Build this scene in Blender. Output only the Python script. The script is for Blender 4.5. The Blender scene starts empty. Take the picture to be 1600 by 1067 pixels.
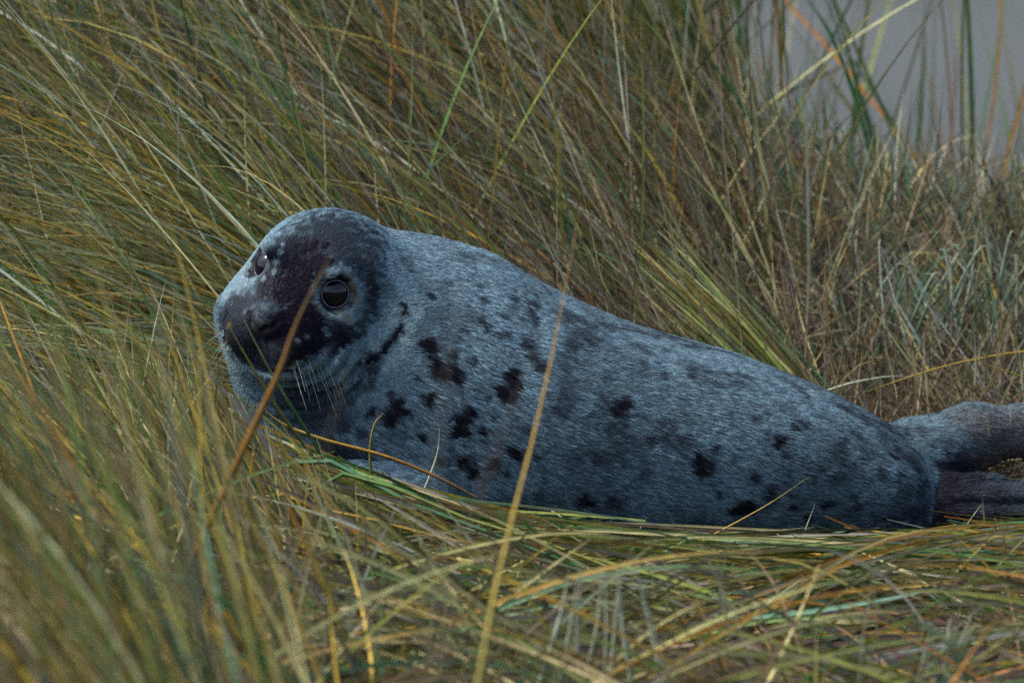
import bpy, math, random
import numpy as np

# ------------------------------------------------------------------ camera, sky, sun, exposure
sc = bpy.context.scene
COL = sc.collection
R = math.radians
CAM_Y, CAM_Z, AIM_Z = -8.0, 1.45, 0.28
PITCH = math.atan2(CAM_Z - AIM_Z, -CAM_Y)
LENS, SENSOR = 200.0, 36.0
cam_d = bpy.data.cameras.new('camera')
cam = bpy.data.objects.new('camera', cam_d)
COL.objects.link(cam)
cam.location = (0, CAM_Y, CAM_Z)
cam.rotation_euler = (math.pi / 2 - PITCH, 0, 0)
cam_d.lens, cam_d.sensor_width = LENS, SENSOR
cam_d.clip_start, cam_d.clip_end = 0.1, 3000
cam_d.dof.use_dof = True
cam_d.dof.focus_distance = 7.90
cam_d.dof.aperture_fstop = 4.8
sc.camera = cam

SUN_EL, SUN_ROT = R(58), R(-98)          # high and soft, from the left (rotation from +Y, clockwise positive)
w = bpy.data.worlds.new('World'); sc.world = w; w.use_nodes = True
nt = w.node_tree
sky = nt.nodes.new('ShaderNodeTexSky'); sky.sky_type = 'NISHITA'; sky.sun_disc = False
sky.sun_elevation, sky.sun_rotation = SUN_EL, SUN_ROT
sky.air_density, sky.dust_density, sky.ozone_density = 1.0, 3.0, 1.5
nt.links.new(sky.outputs[0], nt.nodes['Background'].inputs[0])
nt.nodes['Background'].inputs[1].default_value = 0.075
sd = bpy.data.lights.new('sun', 'SUN'); sd.energy = 1.5; sd.angle = R(10); sd.color = (1.0, .95, .86)
sun = bpy.data.objects.new('sun', sd); COL.objects.link(sun)
sun.rotation_euler = (math.pi / 2 - SUN_EL, 0, math.pi - SUN_ROT)   # light travels away from the sky's sun
sun.location = (-3, 3, 5)
sc.view_settings.view_transform = 'Standard'
sc.view_settings.look = 'None'
sc.view_settings.gamma = 1.0
sc.view_settings.exposure = 2.1
sc.cycles.use_denoising = False            # keep the fine fur and blade edges; what noise is left reads as film grain

# ------------------------------------------------------------------ helpers
rng = np.random.default_rng(11)
CAMP = np.array([0, CAM_Y, CAM_Z], float)
AX = np.array([1.0, 0, 0])
AF = np.array([0, math.cos(PITCH), -math.sin(PITCH)])
AU = np.array([0, math.sin(PITCH), math.cos(PITCH)])
KPX = LENS / SENSOR * 1600.0             # pixels of the 1600 wide photograph per unit tangent

def ray(px, py):
    d = AF + AX * ((px - 800) / KPX) + AU * ((533.5 - py) / KPX)
    return d / np.linalg.norm(d)
def at_y(px, py, y):
    d = ray(px, py)
    return CAMP + d * ((y - CAM_Y) / d[1])
def project(P):
    V = P - CAMP
    f = V @ AF
    return 800 + KPX * (V @ AX) / f, 533.5 - KPX * (V @ AU) / f, f
def unit(v):
    return v / np.maximum(np.linalg.norm(v, axis=-1, keepdims=True), 1e-9)
def sstep(a, b, x):
    t = np.clip((x - a) / (b - a), 0, 1)
    return t * t * (3 - 2 * t)
def hash3(i, j, k, s):
    h = (i.astype(np.int64) * 374761393 + j.astype(np.int64) * 668265263 + k.astype(np.int64) * 2147483647 + s * 974634777) & 0xffffffff
    h = ((h ^ (h >> 13)) * 1274126177) & 0xffffffff
    return ((h ^ (h >> 16)) & 0xffff) / 65535.0
def noise3(P, scale, seed=0):
    q = P * scale
    f = np.floor(q); t = q - f; t = t * t * (3 - 2 * t)
    i, j, k = f[:, 0], f[:, 1], f[:, 2]
    r = 0
    for a in (0, 1):
        for b in (0, 1):
            for c in (0, 1):
                wgt = (t[:, 0] if a else 1 - t[:, 0]) * (t[:, 1] if b else 1 - t[:, 1]) * (t[:, 2] if c else 1 - t[:, 2])
                r = r + wgt * hash3(i + a, j + b, k + c, seed)
    return r
def tag(o, label=None, cat=None, group=None, kind=None):
    for k, v in (('label', label), ('category', cat), ('group', group), ('kind', kind)):
        if v: o[k] = v
    return o
def mesh_obj(name, verts, faces, mat, parent=None, colors=None, smooth=True):
    me = bpy.data.meshes.new(name)
    if isinstance(faces, np.ndarray):
        nf, kf = faces.shape
        me.vertices.add(len(verts)); me.vertices.foreach_set('co', np.ascontiguousarray(verts, np.float32).ravel())
        me.loops.add(nf * kf); me.loops.foreach_set('vertex_index', faces.astype(np.int32).ravel())
        me.polygons.add(nf)
        me.polygons.foreach_set('loop_start', (np.arange(nf) * kf).astype(np.int32))
        me.polygons.foreach_set('loop_total', np.full(nf, kf, np.int32))
        me.update(calc_edges=True)
    else:
        me.from_pydata([tuple(map(float, v)) for v in verts], [], faces)
    if smooth: me.polygons.foreach_set('use_smooth', [True] * len(me.polygons))
    if colors is not None:
        a = me.attributes.new('Col', 'FLOAT_COLOR', 'POINT')
        c4 = np.ones((len(verts), 4), np.float32); c4[:, :3] = colors
        a.data.foreach_set('color', c4.ravel())
    me.materials.append(mat)
    o = bpy.data.objects.new(name, me); COL.objects.link(o)
    if parent: o.parent = parent
    return o
def new_mat(name):
    m = bpy.data.materials.new(name); m.use_nodes = True
    n = m.node_tree.nodes; b = n['Principled BSDF']
    return m, n, m.node_tree.links, b

# ------------------------------------------------------------------ materials
def grass_material():
    m, n, l, b = new_mat('marram_leaf')
    at = n.new('ShaderNodeAttribute'); at.attribute_name = 'Col'
    tc = n.new('ShaderNodeTexCoord'); nz = n.new('ShaderNodeTexNoise'); nz.inputs['Scale'].default_value = 60; nz.inputs['Detail'].default_value = 3
    l.new(tc.outputs['Object'], nz.inputs['Vector'])
    mr = n.new('ShaderNodeMapRange'); mr.inputs[1].default_value = .3; mr.inputs[2].default_value = .7; mr.inputs[3].default_value = .72; mr.inputs[4].default_value = 1.2
    l.new(nz.outputs['Fac'], mr.inputs[0])
    mx = n.new('ShaderNodeMix'); mx.data_type = 'RGBA'; mx.blend_type = 'MULTIPLY'; mx.inputs[0].default_value = 1
    l.new(at.outputs['Color'], mx.inputs[6]); l.new(mr.outputs[0], mx.inputs[7])
    l.new(mx.outputs[2], b.inputs['Base Color'])
    b.inputs['Roughness'].default_value = .58; b.inputs['Specular IOR Level'].default_value = .25
    tr = n.new('ShaderNodeBsdfTranslucent'); l.new(mx.outputs[2], tr.inputs['Color'])
    ms = n.new('ShaderNodeMixShader'); ms.inputs[0].default_value = .26
    l.new(b.outputs[0], ms.inputs[1]); l.new(tr.outputs[0], ms.inputs[2])
    l.new(ms.outputs[0], n['Material Output'].inputs['Surface'])
    return m
def attr_material(name, rough, spec, sheen=0.0):
    m, n, l, b = new_mat(name)
    at = n.new('ShaderNodeAttribute'); at.attribute_name = 'Col'
    l.new(at.outputs['Color'], b.inputs['Base Color'])
    b.inputs['Roughness'].default_value = rough; b.inputs['Specular IOR Level'].default_value = spec
    b.inputs['Sheen Weight'].default_value = sheen
    return m
def ground_material():
    m, n, l, b = new_mat('dune_ground')
    at = n.new('ShaderNodeAttribute'); at.attribute_name = 'Col'
    tc = n.new('ShaderNodeTexCoord'); nz = n.new('ShaderNodeTexNoise'); nz.inputs['Scale'].default_value = 35; nz.inputs['Detail'].default_value = 8
    l.new(tc.outputs['Object'], nz.inputs['Vector'])
    mr = n.new('ShaderNodeMapRange'); mr.inputs[1].default_value = .3; mr.inputs[2].default_value = .7; mr.inputs[3].default_value = .6; mr.inputs[4].default_value = 1.25
    l.new(nz.outputs['Fac'], mr.inputs[0])
    mx = n.new('ShaderNodeMix'); mx.data_type = 'RGBA'; mx.blend_type = 'MULTIPLY'; mx.inputs[0].default_value = 1
    l.new(at.outputs['Color'], mx.inputs[6]); l.new(mr.outputs[0], mx.inputs[7]); l.new(mx.outputs[2], b.inputs['Base Color'])
    bp = n.new('ShaderNodeBump'); bp.inputs['Strength'].default_value = .6; bp.inputs['Distance'].default_value = .02
    l.new(nz.outputs['Fac'], bp.inputs['Height']); l.new(bp.outputs[0], b.inputs['Normal'])
    b.inputs['Roughness'].default_value = .9; b.inputs['Specular IOR Level'].default_value = .2
    return m
def plain(name, col, rough, spec=.5, coat=0):
    m, n, l, b = new_mat(name)
    b.inputs['Base Color'].default_value = (*col, 1); b.inputs['Roughness'].default_value = rough
    b.inputs['Specular IOR Level'].default_value = spec; b.inputs['Coat Weight'].default_value = coat
    b.inputs['Coat Roughness'].default_value = .02
    return m
M_GRASS = grass_material()
M_SKIN = attr_material('seal_skin', .6, .3)
M_FUR = attr_material('seal_fur', .65, .05)
M_GROUND = ground_material()
M_EYE = plain('seal_eye', (.004, .003, .007), .05, .32, 0)
M_RIM = plain('eye_rim', (.13, .125, .15), .35, .5)
M_WHISK = plain('whisker', (.42, .40, .36), .4)

# ------------------------------------------------------------------ terrain
SLX = np.array([-3, -.35, 0, .25, .5, .75, 1.1, 3]); SLV = np.array([.62, .62, .55, .46, .37, .33, .30, .28])
CRX = np.array([-3, -.3, .2, .6, 1.0, 3]); CRV = np.array([1.9, 1.7, 1.3, 1.0, 1.0, 1.1])
BEACH_Z = -1.6
def terrain(x, y):
    s = np.interp(x, SLX, SLV); cr = np.interp(x, CRX, CRV)
    t = np.maximum(y - .22, 0); top = cr - .22
    up = s * (np.sqrt(t * t + .004) - .063)
    over = np.maximum(t - top, 0)
    z = up - over * over * .9 / (1 + over * .7)
    front = np.maximum(-y - 2.2, 0)
    z = z - .02 * front
    und = .012 * np.sin(x * 7.1 + y * 3.3) + .010 * np.sin(x * 3.7 - y * 8.9 + 1.3)
    near_seal = np.exp(-((y - .03) / .3) ** 2)
    z = z + und * (1 - near_seal)
    far = np.maximum(y - 3, 0)
    beach = BEACH_Z + .05 * np.sin(y * .35 + x * .1) + .03 * np.sin(y * .9 - x * .23) + .0 * far
    k = .3
    h = np.clip(.5 + .5 * (z - beach) / k, 0, 1)
    zz = beach * (1 - h) + z * h + k * h * (1 - h)
    return np.where(y > .3, zz, z)
def build_ground():
    def axis(lo, hi, n, fine):
        u = np.linspace(-1, 1, n)
        p = fine * u + np.sign(u) * (np.abs(u) ** 9) * (hi - fine)
        return p
    xs = axis(-900, 900, 221, 3.2)
    ys = np.concatenate([-np.geomspace(4, 900, 30)[::-1], np.linspace(-3.9, 4, 180), np.geomspace(4.1, 1500, 80)])
    X, Y = np.meshgrid(xs, ys, indexing='ij')
    Z = terrain(X, Y)
    P = np.stack([X, Y, Z], -1).reshape(-1, 3)
    nx, ny = len(xs), len(ys)
    i, j = np.meshgrid(np.arange(nx - 1), np.arange(ny - 1), indexing='ij')
    a = (i * ny + j).ravel()
    F = np.stack([a, a + ny, a + ny + 1, a + 1], -1)
    sandy = sstep(-.5, -1.3, P[:, 2]) * (P[:, 1] > .5)
    sandy = np.maximum(sandy, sstep(-3.2, -5, P[:, 1]))
    c = np.array([.030, .020, .022])[None] * (1 - sandy[:, None]) + np.array([.048, .054, .052])[None] * sandy[:, None]
    c = c * (.8 + .4 * noise3(P, .8, 5))[:, None]
    o = mesh_obj('ground', P, F, M_GROUND, colors=c)
    tag(o, 'dark sandy dune soil under the grass running down to grey beach', 'ground', kind='structure')
build_ground()

# ------------------------------------------------------------------ the seal: one implicit body
def smin(a, b, k):
    h = np.clip(.5 + .5 * (b - a) / k, 0, 1)
    return b * (1 - h) + a * h - k * h * (1 - h)
def smax(a, b, k):
    return -smin(-a, -b, k)
def ell(P, c, r, Q=None):
    q = P - np.asarray(c)
    if Q is not None: q = q @ Q
    r = np.asarray(r)
    k0 = np.linalg.norm(q / r, axis=1); k1 = np.linalg.norm(q / (r * r), axis=1)
    return k0 * (k0 - 1) / np.maximum(k1, 1e-6)
def cone(P, a, b, ra, rb, flat=None):
    a, b = np.asarray(a, float), np.asarray(b, float)
    q = P - a; ab = b - a
    t = np.clip((q @ ab) / (ab @ ab), 0, 1)
    d = q - t[:, None] * ab
    if flat is not None:                       # flatten across a normal: the section becomes an ellipse
        nrm, k = flat
        dn = d @ nrm
        d = d + np.outer(dn * (k - 1), nrm)
    return np.linalg.norm(d, axis=1) - (ra + (rb - ra) * t)

def imgv(x, y, z):                              # vector in camera axes -> world
    return AX * x + AF * y + AU * z
HL = unit(imgv(.849, -.391, -.355))             # the seal's own left
HF = imgv(-.476, -.857, -.195); HF = unit(HF - HL * (HF @ HL))
HU = np.cross(HF, HL)
HQ = np.stack([HF, HL, HU], 1)                  # columns
HO = at_y(475, 437, -.13)
def head_w(f, l, u):
    return HO + HF * f + HL * l + HU * u

# torso: top / bottom line in the photograph at the body's middle, half width, middle depth
TX = np.array([400, 450, 500, 560, 620, 680, 740, 800, 850, 930, 1000, 1080, 1150, 1230, 1300, 1370, 1425, 1452, 1485.])
TT = np.array([640, 560, 480, 418, 386, 386, 406, 428, 448, 487, 515, 536, 554, 585, 613, 649, 682, 702, 740.])
TB = np.array([660, 715, 755, 790, 815, 830, 838, 843, 846, 850, 852, 854, 855, 855, 855, 855, 855, 853, 835.])
TW = np.array([.01, .090, .140, .175, .195, .205, .210, .212, .212, .208, .203, .198, .190, .178, .165, .150, .136, .112, .03])
TY = np.array([-.04, -.03, -.01, .01, .03, .04, .045, .05, .05, .055, .06, .07, .075, .08, .085, .09, .09, .09, .09])
_tx = (TX - 800) / KPX * 8.05
_zt = np.array([at_y(a, b, c)[2] for a, b, c in zip(TX, TT, TY)])
_zb = np.array([at_y(a, b, c - .8 * d)[2] for a, b, c, d in zip(TX, TB, TY, TW)])
_zb = np.maximum(_zb - .02, -.01)
def resample(v):
    xs = np.linspace(_tx[0], _tx[-1], 160)
    y = np.interp(xs, _tx, v)
    for _ in range(30):
        y[1:-1] = .25 * y[:-2] + .5 * y[1:-1] + .25 * y[2:]
    return xs, y
RS = {k: resample(v) for k, v in dict(t=_zt, b=_zb, w=TW, y=TY).items()}
def torso(P):
    x = P[:, 0]
    t, b, wd, yc = (np.interp(x, *RS[k]) for k in 'tbwy')
    wd = np.maximum(wd, .012)
    zc = b + (t - b) * .46
    rz = np.where(P[:, 2] > zc, t - zc, zc - b); rz = np.maximum(rz, .012)
    dy = (P[:, 1] - yc) / wd; dz = (P[:, 2] - zc) / rz
    e = np.where(dz < 0, 2.7, 2.15)
    rr = (np.abs(dy) ** e + np.abs(dz) ** e) ** (1 / e)
    d = (rr - 1) * np.minimum(wd, rz) * .9
    dx = np.maximum(_tx[0] + .005 - x, x - (_tx[-1] - .005))
    return np.maximum(d, dx)

FLIP = {}
def local(P):
    return (P - HO) @ HQ
EYE_N = np.array((.70, .68, .20)); EYE_N = EYE_N / np.linalg.norm(EYE_N)
def eye_frame(s):
    return np.array((.006, s * .0500, .002)), EYE_N * np.array((1, s, 1))
def head(P):
    H = local(P)
    a = np.abs(H[:, 1])
    S = H.copy(); S[:, 1] = a                                                   # mirrored half
    d = ell(H, (-.072, 0, -.012), (.106, .104, .090))
    d = smin(d, ell(S, (-.020, .054, -.074), (.076, .066, .060)), .045)         # jowls
    d = smin(d, ell(H, (-.008, 0, -.026), (.068, .079, .052)), .03)             # face
    d = smin(d, ell(H, (.032, 0, -.060), (.064, .060, .050)), .03)              # snout
    d = smin(d, ell(S, (.056, .031, -.079), (.044, .040, .038)), .013)          # whisker pads
    d = smin(d, ell(S, (.014, .046, .034), (.026, .020, .012)), .03)            # brow
    d = smin(d, ell(H, (.083, 0, -.044), (.022, .026, .017)), .016)             # nose
    d = smin(d, ell(H, (.026, 0, -.112), (.058, .056, .028)), .022)             # jaw
    # mouth groove, nostrils
    mu = -.110 + .30 * np.maximum(a - .010, 0) ** 1.2
    mouth = np.abs(H[:, 2] - mu) - .0018
    mouth = np.maximum(mouth, .01 - H[:, 0]); mouth = np.maximum(mouth, a - .066)
    mouth = np.maximum(mouth, -d - .010)
    d = smax(d, -mouth, .007)
    d = smax(d, -cone(S, (.106, .006, -.057), (.096, .021, -.038), .0042, .0034), .003)
    e, nrm = eye_frame(1)
    d = smax(d, -(ell(S, e + nrm * .018, (.0265, .0265, .0265))), .012)          # eye sockets
    q = S - (e + nrm * .0115); h = q @ nrm
    rad = np.linalg.norm(q - np.outer(h, nrm), axis=1)
    d = smin(d, np.sqrt((rad - .0246) ** 2 + h * h) - .0046, .010)               # lids
    d = smin(d, np.sqrt((rad - .0335) ** 2 + (h + .006) ** 2) - .0030, .010)      # outer lid fold
    return d
# hind and fore flippers
NH = [at_y(1440, 800, .085), at_y(1540, 806, .06), at_y(1640, 806, .03), at_y(1770, 812, -.01)]
FH = [at_y(1440, 720, .16), at_y(1520, 682, .18), at_y(1600, 672, .20), at_y(1720, 660, .22)]
FF = [at_y(640, 790, -.16), at_y(555, 775, -.20), at_y(480, 795, -.22)]
def seal_sdf(P):
    d = torso(P)
    neck = cone(P, head_w(-.09, 0, -.03), at_y(660, 555, .02), .100, .160)
    d = smin(d, neck, .06)
    throat = cone(P, head_w(-.050, -.015, -.120), at_y(550, 675, -.02), .070, .120)
    d = smin(d, throat, .05)
    d = smin(d, cone(P, head_w(-.012, -.040, -.105), at_y(470, 690, -.03), .052, .085), .04)
    d = smin(d, head(P), .030)
    fl = unit(np.array([0, 1, .25]))
    n1 = cone(P, NH[0], NH[1], .066, .050, (np.array([0, 1, 0.]), .85))
    n1 = smin(n1, cone(P, NH[1], NH[2], .050, .052, (np.array([0, 1., 0]), 1.4)), .03)
    n1 = smin(n1, cone(P, NH[2], NH[3], .052, .070, (np.array([0, 1., 0]), 2.6)), .03)
    f1 = cone(P, FH[0], FH[1], .066, .043, (np.array([0, 1, 0.]), .8))
    f1 = smin(f1, cone(P, FH[1], FH[2], .043, .032, (np.array([0, 1, 0.]), 1.1)), .025)
    f1 = smin(f1, cone(P, FH[2], FH[3], .031, .060, (np.array([0, 1, 0.]), 2.4)), .03)
    d = smin(d, f1, .022)
    dig = sstep(.60, .68, P[:, 0]) * np.sin((P[:, 2] - .05) * 2 * math.pi / .024)
    n1 = n1 - .0035 * dig; f1 = f1 - .0030 * sstep(.66, .74, P[:, 0]) * np.sin((P[:, 2] - .13) * 2 * math.pi / .022)
    d = smin(d, n1, .010)
    a1 = cone(P, FF[0], FF[1], .060, .042, (unit(np.array([.2, -1., .3])), 1.5))
    a1 = smin(a1, cone(P, FF[1], FF[2], .042, .030, (unit(np.array([.2, -1., .3])), 2.0)), .03)
    d = smin(d, a1, .012)
    # soft skin folds across throat and neck
    H = local(P)
    g = np.sqrt((H[:, 0] - .06) ** 2 + (H[:, 1] * .9) ** 2 + ((H[:, 2] + .05) * 1.0) ** 2)
    fold = np.sin(g * 2 * math.pi / .0165) * sstep(.062, .072, g) * sstep(.160, .125, g) * sstep(-.055, -.080, H[:, 2])
    d = d + .0040 * fold
    return d
def sdf_grad(P, e=.0015):
    g = np.empty_like(P)
    for k in range(3):
        o = np.zeros(3); o[k] = e
        g[:, k] = seal_sdf(P + o) - seal_sdf(P - o)
    return g / (2 * e)

def surface_nets(lo, hi, h):
    B = 4
    n = (np.ceil((hi - lo) / h / B).astype(int)) * B
    nb = n // B
    cb = np.stack(np.meshgrid(*[lo[k] + (np.arange(nb[k]) * B + (B - 1) / 2) * h for k in range(3)], indexing='ij'), -1).reshape(-1, 3)
    vb = seal_sdf(cb).reshape(nb)
    V = np.repeat(np.repeat(np.repeat(vb, B, 0), B, 1), B, 2)
    act = np.repeat(np.repeat(np.repeat(np.abs(vb) < .034, B, 0), B, 1), B, 2)
    idx = np.argwhere(act)
    V[act] = seal_sdf(lo + idx * h)
    inside = V < 0
    nx, ny, nz = n
    acc = np.zeros((nx - 1, ny - 1, nz - 1, 3), np.float32); cnt = np.zeros((nx - 1, ny - 1, nz - 1), np.float32)
    off = np.array([(i, j, k) for i in (0, 1) for j in (0, 1) for k in (0, 1)])
    def cor(o): return (slice(o[0], nx - 1 + o[0]), slice(o[1], ny - 1 + o[1]), slice(o[2], nz - 1 + o[2]))
    s = sum(inside[cor(o)].astype(np.int8) for o in off)
    cells = np.argwhere((s > 0) & (s < 8))
    pos = np.zeros((len(cells), 3)); c = np.zeros(len(cells))
    for a in off:
        for ax in range(3):
            if a[ax]: continue
            b = a.copy(); b[ax] = 1
            ia, ib = cells + a, cells + b
            va, vbv = V[tuple(ia.T)], V[tuple(ib.T)]
            m = (va < 0) != (vbv < 0)
            t = va[m] / (va[m] - vbv[m])
            pos[m] += a + (b - a) * t[:, None]; c[m] += 1
    verts = lo + (cells + pos / c[:, None]) * h
    vid = -np.ones((nx, ny, nz), np.int64); vid[tuple(cells.T)] = np.arange(len(cells))
    quads = []
    for ax in range(3):
        u, v = (ax + 1) % 3, (ax + 2) % 3
        sl0 = [slice(None)] * 3; sl1 = [slice(None)] * 3
        sl0[ax] = slice(0, -1); sl1[ax] = slice(1, None)
        e0, e1 = inside[tuple(sl0)], inside[tuple(sl1)]
        for flip, mk in ((False, e0 & ~e1), (True, ~e0 & e1)):
            q = np.argwhere(mk)
            q = q[(q[:, u] > 0) & (q[:, v] > 0)]
            du = np.zeros(3, int); du[u] = 1; dv = np.zeros(3, int); dv[v] = 1
            f = np.stack([vid[tuple((q - du - dv).T)], vid[tuple((q - dv).T)], vid[tuple(q.T)], vid[tuple((q - du).T)]], 1)
            if flip: f = f[:, ::-1]
            quads.append(f)
    F = np.concatenate(quads); F = F[(F >= 0).all(1)]
    return verts, F
lo, hi = np.array([-.50, -.36, -.02]), np.array([.98, .34, .56])
SV, SF = surface_nets(lo, hi, .0042)
def snap(P, n=3):
    for _ in range(n):
        g = sdf_grad(P); d = seal_sdf(P)
        P = P - (np.clip(d, -.004, .004) / np.maximum((g * g).sum(1), .2))[:, None] * g
    return P
SV = snap(SV, 2)
# finer faces on the head
def refine(V, F, mask_f):
    keep = F[~mask_f]; sub = F[mask_f]
    e = np.sort(np.stack([sub, np.roll(sub, -1, 1)], -1).reshape(-1, 2), 1)
    ue, inv = np.unique(e, axis=0, return_inverse=True)
    inv = inv.reshape(-1, 4)
    mid = len(V) + inv
    cen = len(V) + len(ue) + np.arange(len(sub))
    V2 = np.concatenate([V, V[ue].mean(1), V[sub].mean(1)])
    fs = [np.stack([sub[:, k], mid[:, k], cen, mid[:, k - 1]], 1) for k in range(4)]
    # neighbours of the refined patch become fans so that no crack opens
    key = {tuple(x): i for i, x in enumerate(ue)}
    out_poly, plain_q = [], []
    ke = np.sort(np.stack([keep, np.roll(keep, -1, 1)], -1), -1)
    big = len(V) + 1
    codes = ue[:, 0].astype(np.int64) * big + ue[:, 1]
    kc = ke[..., 0].astype(np.int64) * big + ke[..., 1]
    hit = np.isin(kc, codes)
    tri = []
    for f, h, cc in zip(keep[hit.any(1)], hit[hit.any(1)], kc[hit.any(1)]):
        loop = []
        for k in range(4):
            loop.append(f[k])
            if h[k]: loop.append(len(V) + int(np.searchsorted(codes, cc[k])))
        tri.append(loop)
    return V2, np.concatenate([keep[~hit.any(1)]] + fs), tri
Hc = local(SV[SF].mean(1))
hm = (Hc[:, 0] > -.045) & (np.abs(Hc[:, 1]) < .12) & (np.abs(Hc[:, 2]) < .16)
SV, SFq, SFn = refine(SV, SF, hm)
nn = local(SV); sel = (nn[:, 0] > -.06) & (np.abs(nn[:, 1]) < .13) & (np.abs(nn[:, 2]) < .17)
SV[sel] = snap(SV[sel], 2)

# ---- coat pattern: dabs of dark and pale fur, some painted armpit shadow, at the places on the body where the photograph has them
def trace(px, py):
    D = np.array([ray(a, b) for a, b in zip(px, py)])
    P = CAMP + D * 7.2
    alive = np.ones(len(P), bool)
    for _ in range(90):
        d = seal_sdf(P)
        P = P + D * (np.clip(d, -.02, .05) * .8)[:, None]
    ok = np.abs(seal_sdf(P)) < .01
    return P, ok
Z2 = [(58,290,16,1),(62,275,10,1),(45,355,16,1),(30,372,16,1),(8,392,16,1),(125,400,20,1),(150,405,20,1),(148,435,14,1),(175,470,24,1),(182,500,20,1),(232,490,24,1),(236,518,18,1),(205,505,12,.8),
 (140,582,20,1),(35,605,22,1),(60,620,14,1),(12,640,24,1),(18,660,16,1),(282,626,18,1),(250,650,26,1),(238,688,24,1),(262,690,14,1),(316,690,14,1),(342,573,10,.9),(120,706,12,1),(290,450,14,.8),(255,352,12,.8),
 (318,318,16,.9),(335,345,14,.9),(400,305,12,.8),(430,245,14,.8),(325,250,14,.8),(302,205,14,.7),(490,262,18,.8),(478,288,14,.8),(492,330,12,.8),(448,310,12,.7),(420,510,26,1),(425,540,24,1),(385,560,18,1),(412,575,20,1),
 (515,475,18,.9),(490,440,18,.9),(468,400,20,.8),(600,470,18,.6),(595,500,16,.6),(600,395,30,.35),(845,405,22,.65),(868,425,16,.65),(850,500,24,.45),(785,605,26,1),(775,620,20,1),(722,600,22,.6),(578,620,16,.8),(600,640,12,.6),(690,665,22,.5),
 (885,722,18,.85),(965,730,24,.6),(1000,725,18,.6),(1050,790,28,1),(1045,820,20,1),(665,920,20,1),(650,930,16,1),(685,932,10,1),(745,855,18,.55),(270,795,22,1),(285,825,20,1),(255,780,12,1),(185,785,12,.8),(338,802,14,1),
 (360,790,14,1),(372,785,10,1),(398,828,10,.9),(420,758,18,1),(440,765,14,1),(470,745,14,.9),(505,775,10,.9),(622,772,16,.7),(640,790,10,.6),(760,745,20,.5),(880,560,60,.25),(700,520,40,.25),(560,560,40,.25),(1000,640,50,.25),(920,660,18,.5),
 (85,160,14,.7),(60,125,12,.6),(210,195,12,.5),(160,300,10,.5),(180,330,10,.5),(700,640,18,.5),(740,680,14,.5),(800,700,14,.4),(505,620,10,.5),(560,700,12,.5),(440,690,12,.5),(360,640,10,.6),(300,560,9,.5),(220,590,8,.4),(100,510,8,.7)]
Z3 = [(255,225,24,.5),(290,235,18,.5),(515,275,16,.85),(535,300,16,.85),(550,318,12,.85),(495,448,18,.9),(515,452,12,.9),(430,502,24,1),(455,500,20,1),(110,570,26,.95),(120,600,24,.95),(125,630,22,.9),(20,490,18,.7),(45,560,14,.5),
 (275,785,32,1),(305,765,24,1),(250,795,20,1),(320,790,20,1),(402,722,20,.9),(375,738,16,.85),(418,692,16,.8),(488,780,18,.95),(505,775,12,.95),(548,828,18,.95),(630,770,18,.95),(650,772,10,.9),(690,585,20,.75),(720,590,18,.75),(745,602,14,.75),(660,562,12,.7),
 (905,562,16,.9),(922,570,14,.9),(860,620,18,.75),(860,650,18,.75),(940,640,16,.8),(905,490,16,.7),(780,577,12,.7),(830,558,12,.6),(738,735,20,.7),(745,780,16,.7),(910,740,14,.6),(555,632,12,.6),(250,390,26,.3),(330,405,22,.4),(455,362,20,.4),
 (183,722,14,.8),(105,665,16,.7),(160,680,12,.6),(850,740,14,.5),(770,442,14,.5),(625,540,14,.4),(690,450,18,.35),(240,580,14,.35),(330,640,16,.3),(600,680,16,.3),(800,670,14,.5),(990,600,14,.4),(800,760,12,.5),(560,740,10,.5),(450,840,10,.5),(350,850,12,.5),(1020,560,18,.4),(640,460,14,.3),(380,300,18,.3),(150,300,30,.25),(60,330,26,.35)]
Z1 = [(855,585,14,1),(838,605,14,1),(815,630,16,1),(790,655,18,1),(760,680,20,1),(730,700,20,1),(700,712,16,.8),(872,498,16,.95),(876,480,10,.9),(745,735,24,.8),(740,800,24,.7),(690,805,22,.7),(650,815,18,.6),(600,830,20,.5),
 (740,910,20,1),(730,920,14,1),(838,885,18,1),(862,905,20,1),(890,912,14,1),(815,930,18,1),(828,950,16,1),(980,852,18,1),(975,872,16,1),(968,630,22,1),(990,650,18,1),(985,680,14,1),(1010,720,24,1),(1022,752,20,1),(930,770,10,.9),(610,965,26,.8),(640,975,20,.8),(700,1000,18,.8),(820,835,12,.9),
 (560,1050,40,.9),(600,1090,40,.9),(650,1100,40,.85),(700,1120,40,.8),(540,1110,40,.9),(400,860,50,.7),(460,870,60,.8),(540,870,60,.8),(630,860,45,.7),(480,930,60,.8),(570,930,60,.75),(640,920,40,.5),(430,790,30,.3),(400,960,60,.5),(560,870,50,.35),(480,900,50,.45),(420,880,40,.5),(520,960,40,.4),(870,285,20,.55),(910,330,20,.55),(890,300,16,.5),(1050,370,16,.6)]  # the armpit's shadow is painted here too, mixed with dark fur
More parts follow.
